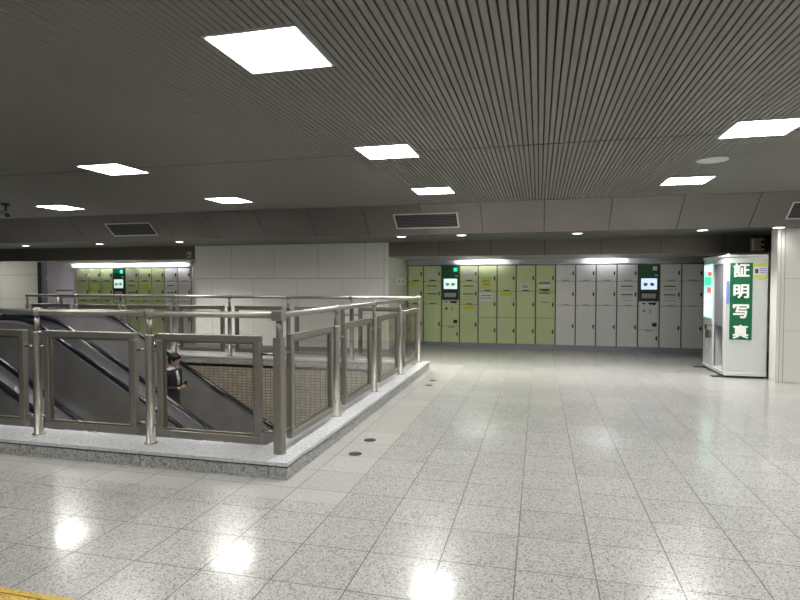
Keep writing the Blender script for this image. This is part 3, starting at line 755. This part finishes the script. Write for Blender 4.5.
# outer display and controls on the machine side
xf = BX0
d = bx('display', (xf-.012, xf, 10.43, 10.90, .90, 1.82), 'disp', t, bevel=.002)
for z0_, z1_, y0_, y1_, m in ((1.70, 1.80, 10.45, 10.88, 'dispw'), (1.62, 1.69, 10.45, 10.66, 'dispr'), (1.46, 1.60, 10.47, 10.86, 'dispg'), (1.33, 1.43, 10.47, 10.70, 'dispr'), (.93, 1.30, 10.45, 10.88, 'dispw')):
    bx('display_field', (xf-.015, xf-.012, y0_, y1_, z0_, z1_), m, d)
bx('control_panel', (xf-.014, xf, 10.43, 10.90, .80, .90), 'greyprint', t)
bx('coin_slot', (xf-.02, xf, 10.74, 10.80, .69, .77), 'handle', t)
pd = bx('photo_outlet', (xf-.05, xf, 10.46, 10.66, .56, .70), 'steeld', t, bevel=.008)
bx('outlet_door', (xf-.054, xf-.05, 10.49, 10.63, .58, .66), 'boothglass', pd)
bx('leaflet_holder', (xf-.02, xf, 10.70, 10.84, .38, .56), 'ventf', t)
# sign with its characters
sx0, sx1, sz0, sz1 = 2.922, 3.237, .606, 1.815; yf = BY0
sg = bx('sign', (sx0, sx1, yf-.006, yf, sz0, sz1), 'signg', t)
def text(body, cx, cz, h, yy, m, parent, name, off=.0, wide=1.0):
    cu = bpy.data.curves.new('t', 'FONT'); cu.body = body; cu.size = 1; cu.extrude = .01; cu.offset = 0
    o = bpy.data.objects.new('t', cu); COL.objects.link(o)
    dg = bpy.context.evaluated_depsgraph_get(); me = bpy.data.meshes.new_from_object(o.evaluated_get(dg))
    bpy.data.objects.remove(o); bpy.data.curves.remove(cu)
    xs_ = [v.co.x for v in me.vertices]; ys_ = [v.co.y for v in me.vertices]
    if not xs_: return None
    s = h/(max(ys_)-min(ys_)); mx = (max(xs_)+min(xs_))/2; my = (max(ys_)+min(ys_))/2
    for v in me.vertices: v.co = Vector((cx+(v.co.x-mx)*s*wide, yy-(v.co.z+.01)*.15, cz+(v.co.y-my)*s))
    bm = bmesh.new()
    for k_ in range(8):                      # bold weight: the glyph laid over itself in a small ring
        m3 = me.copy(); m3.transform(Matrix.Translation((off*cos(k_*pi/4), -.0002*k_, off*sin(k_*pi/4)))); bm.from_mesh(m3); bpy.data.meshes.remove(m3)
    bpy.data.meshes.remove(me)
    return obj(name, bm, m, parent)
for ch, cz in zip('証明写真', (1.70, 1.37, 1.055, .735)):
    text(ch, (sx0+sx1)/2, cz, .205, yf-.0065, 'signw', sg, 'character', .007, 1.05)
# lime badge with a notice
bg = None
bm = bmesh.new(); bx0, bx1 = 3.247, 3.448
prism(bm, [(bx0, 1.81), (bx0, 1.61), ((bx0+bx1)/2, 1.55), (bx1, 1.61), (bx1, 1.81)], yf-.005, yf, 'y'); bg = obj('badge', bm, 'lime', t)
bx('badge_label', (bx0+.005, bx1-.005, yf-.007, yf-.005, 1.63, 1.755), 'paper', bg)
bx('badge_icon', (bx0+.02, bx0+.065, yf-.009, yf-.007, 1.65, 1.72), 'print_', bg)
for q in range(3): bx('badge_text', (bx0+.085, bx1-.02, yf-.009, yf-.007, 1.655+.03*q, 1.668+.03*q), 'blue', bg)
bx('blue_poster', (BX0+.01, BX0+.05, yf-.005, yf, 1.17, 1.53), 'blue', t)
bm = bmesh.new(); lathe(bm, [(.02, BZ+.01), (.02, BZ+.03), (.001, BZ+.035)], (BX0+.05, BY0+.04, 0), 12); obj('roof_knob', bm, 'signw', t)
for (y, lb) in ((9.80, 'dark flat plate on the floor under the near corner of the booth'), (10.86, 'dark flat plate on the floor under the far corner of the booth')):
    tag(bx('floor_plate', (BX0-.16, BX0+.02, y-.02, y+.10, 0, .011), 'drain'), lb, 'floor plate')
# equipment box on the frieze
t = thing('wall_box', 'cream equipment box on the frieze above the photo booth', 'equipment box', (3.84, YW, 2.1))
ex = 3.80
bx('housing', (ex-.09, ex+.09, YW-.10, YW, 2.08, 2.29), 'cream', t, bevel=.01)
bx('mount_plate', (ex-.11, ex+.10, YW-.02, YW-.0, 2.07, 2.31), 'offw', t)
for z in (2.14, 2.23): bx('cable_port', (ex+.03, ex+.085, YW-.104, YW-.10, z-.02, z+.02), 'handle', t)
# small sensor box at the top left corner of the white wall
t = thing('wall_sensor', 'small grey sensor box on the frieze end beside the white wall', 'sensor', (-7.80, YW, 2.12))
bx('housing', (-7.86, -7.78, YW-.06, YW, 2.08, 2.22), 'ventf', t, bevel=.008); bx('lens', (-7.84, -7.80, YW-.064, YW-.06, 2.12, 2.16), 'handle', t)

# ------------------------------------------------------------------ person on the farthest escalator
def skinned(chains, sub=1):
    """chains: lists of (x, y, z, r) joined by shared first points; returns a bmesh of the grown surface"""
    me = bpy.data.meshes.new('sk'); verts = []; edges = []; rad = []; idx = {}
    for ch in chains:
        prev = None
        for x, y, z, r in ch:
            k = (round(x, 4), round(y, 4), round(z, 4))
            if k not in idx: idx[k] = len(verts); verts.append((x, y, z)); rad.append(r)
            if prev is not None and prev != idx[k]: edges.append((prev, idx[k]))
            prev = idx[k]
    me.from_pydata(verts, edges, []); o = bpy.data.objects.new('sk', me); COL.objects.link(o)
    md = o.modifiers.new('s', 'SKIN'); md.use_smooth_shade = True
    for i, r in enumerate(rad):
        v = me.skin_vertices[0].data[i]
        v.radius = r if isinstance(r, tuple) else (r, r); v.use_root = (i == 0)
    if sub: o.modifiers.new('u', 'SUBSURF').levels = sub
    dg = bpy.context.evaluated_depsgraph_get(); dg.update(); m2 = bpy.data.meshes.new_from_object(o.evaluated_get(dg))
    bm = bmesh.new(); bm.from_mesh(m2); bpy.data.objects.remove(o); bpy.data.meshes.remove(me); bpy.data.meshes.remove(m2)
    for f in bm.faces: f.smooth = True
    return bm
def blob(bm, c, r, n=14, tilt=0, zmin=-9, mi=0):
    T = Matrix.Translation(c) @ Matrix.Rotation(tilt, 4, 'Y') @ Matrix.Diagonal((*r, 1))
    g_ = bmesh.ops.create_uvsphere(bm, u_segments=n*2, v_segments=n, radius=1, matrix=T)
    for v in g_['verts']:
        for f in v.link_faces: f.smooth = True; f.material_index = mi
PXp, PYp = -6.08, 8.22; PZ = -.231*5.5+.006
pt = thing('person', 'person in a dark jacket standing on the far escalator, looking down at their hands', 'person', (PXp, PYp, PZ))
def q(x, y, z, r): return (PXp+x, PYp+y, PZ+z, r)
Hh = 1.56
body = [[q(0, 0, .86, .11), q(.0, 0, 1.0, .105), q(.0, 0, 1.15, .115), q(.0, 0, 1.25, .10), q(.015, 0, 1.32, .055), q(.035, 0, 1.37, .05)]]
for s in (-1, 1):
    body.append([q(0, 0, .86, .11), q(0, s*.085, .78, .085), q(.015, s*.09, .44, .055), q(-.01, s*.09, .09, .035), q(.01, s*.09, .035, .035), q(.13, s*.10, .02, .026)])
    body.append([q(0, 0, 1.25, .10), q(-.0, s*.17, 1.24, .05), q(-.01, s*.20, .99, .038), q(.17, s*.12, .98, .030), q(.225, s*.075, 1.0, .026)])
bm = skinned(body, 1)
# head with brow, nose, chin and ears, tilted down
hc = Vector((PXp+.055, PYp, PZ+1.452)); tl = R(14)
blob(bm, hc, (.092, .075, .112), 14, tl)
HT = Matrix.Translation(hc) @ Matrix.Rotation(tl, 4, 'Y')
for c, r in (((.088, 0, -.012), (.018, .012, .024)), ((.07, 0, -.085), (.025, .028, .025)), ((.0, .077, -.01), (.02, .010, .028)), ((.0, -.077, -.01), (.02, .010, .028)), ((.082, 0, -.055), (.012, .024, .008))):
    blob(bm, HT @ Vector(c), r, 6, tl)
# hands: palm, four fingers and a thumb each, curled round a phone
for s in (-1, 1):
    b = Vector((PXp+.225, PYp+s*.075, PZ+1.0))
    blob(bm, b+Vector((.025, -s*.012, .008)), (.040, .020, .032), 6, -R(25))
    for i, ln in enumerate((.030, .034, .032, .026)):
        z = .030-.018*i
        f0 = b+Vector((.05, -s*.012, z)); f1 = f0+Vector((ln, -s*.010, .006)); f2 = f1+Vector((.004, -s*.026, .002))
        tube(bm, [f0, f1, f2], [.0095, .0085, .0065], 6)
    tube(bm, [b+Vector((.015, -s*.02, .030)), b+Vector((.040, -s*.036, .045)), b+Vector((.060, -s*.046, .042))], [.010, .009, .007], 6)
for f in bm.faces:
    c_ = f.calc_center_median() - Vector((PXp, PYp, PZ))
    f.material_index = 2 if c_.z < .94 else (1 if c_.z < 1.275 and c_.x < .19 else (3 if 1.2 < c_.z < 1.345 and c_.x < .19 else 0))
obj('body', bm, ['skin', 'jacket', 'trouser', 'shirt'], pt)
# eyes
bm = bmesh.new()
for s in (-1, 1): blob(bm, HT @ Vector((.079, s*.030, .012)), (.008, .013, .006), 5, tl)
obj('eyes', bm, 'hair', pt)
# hair cap
bm = bmesh.new(); blob(bm, HT @ Vector((-.022, 0, .022)), (.104, .090, .112), 14, tl)
for i in range(9):
    a = -1.25+i*.31; blob(bm, HT @ Vector((.052*cos(a*.9)+.018, .066*sin(a), .062-.004*(i % 2))), (.03, .02, .03), 5, tl)
blob(bm, HT @ Vector((-.045, 0, -.03)), (.062, .078, .07), 10, tl)
obj('hair', bm, 'hair', pt)
# jacket, collar, trousers, shoes
jk = [[q(0, 0, .76, .14), q(0, 0, .86, .135), q(0, 0, 1.0, .128), q(0, 0, 1.15, .14), q(0, 0, 1.255, .115), q(.01, 0, 1.30, .07)]]
for s in (-1, 1): jk.append([q(0, 0, 1.255, .115), q(-.0, s*.175, 1.24, .068), q(-.012, s*.205, .99, .055), q(.19, s*.105, .985, .042)])
bm = skinned(jk, 1); j = obj('jacket', bm, 'jacket', pt)
bm = skinned([[q(.012, 0, 1.29, .075), q(.03, 0, 1.335, .062)]], 1); obj('collar', bm, 'shirt', j)
bm = bmesh.new(); tube(bm, [(PXp+.11, PYp-.03, PZ+1.28), (PXp+.145, PYp-.025, PZ+1.15), (PXp+.14, PYp-.02, PZ+1.03)], [.022, .026, .02], 8); obj('shirt_front', bm, 'shirt', j)
for s in (-1, 1):
    bm = skinned([[q(.185, s*.108, .985, .038), q(.215, s*.09, .993, .034)]], 1); obj('cuff', bm, 'shirt', j)
tr = [[q(0, 0, .88, .125), q(0, 0, .84, .125)]]
for s in (-1, 1): tr.append([q(0, 0, .84, .125), q(0, s*.088, .76, .098), q(.015, s*.09, .44, .072), q(-.01, s*.09, .08, .060)])
obj('trousers', skinned(tr, 1), 'trouser', pt)
for s in (-1, 1):
    bm = skinned([[q(-.05, s*.09, .04, .042), q(.05, s*.095, .038, .045), q(.15, s*.10, .028, .030)]], 1)
    for v in bm.verts: v.co.z = max(v.co.z, PZ)
    obj('shoe', bm, 'shoe', pt)
ph = bx('phone', (PXp+.262, PXp+.272, PYp-.038, PYp+.038, PZ+.975, PZ+1.10), 'handle')
tag(ph, 'dark phone held in the hands of the person on the escalator', 'phone')
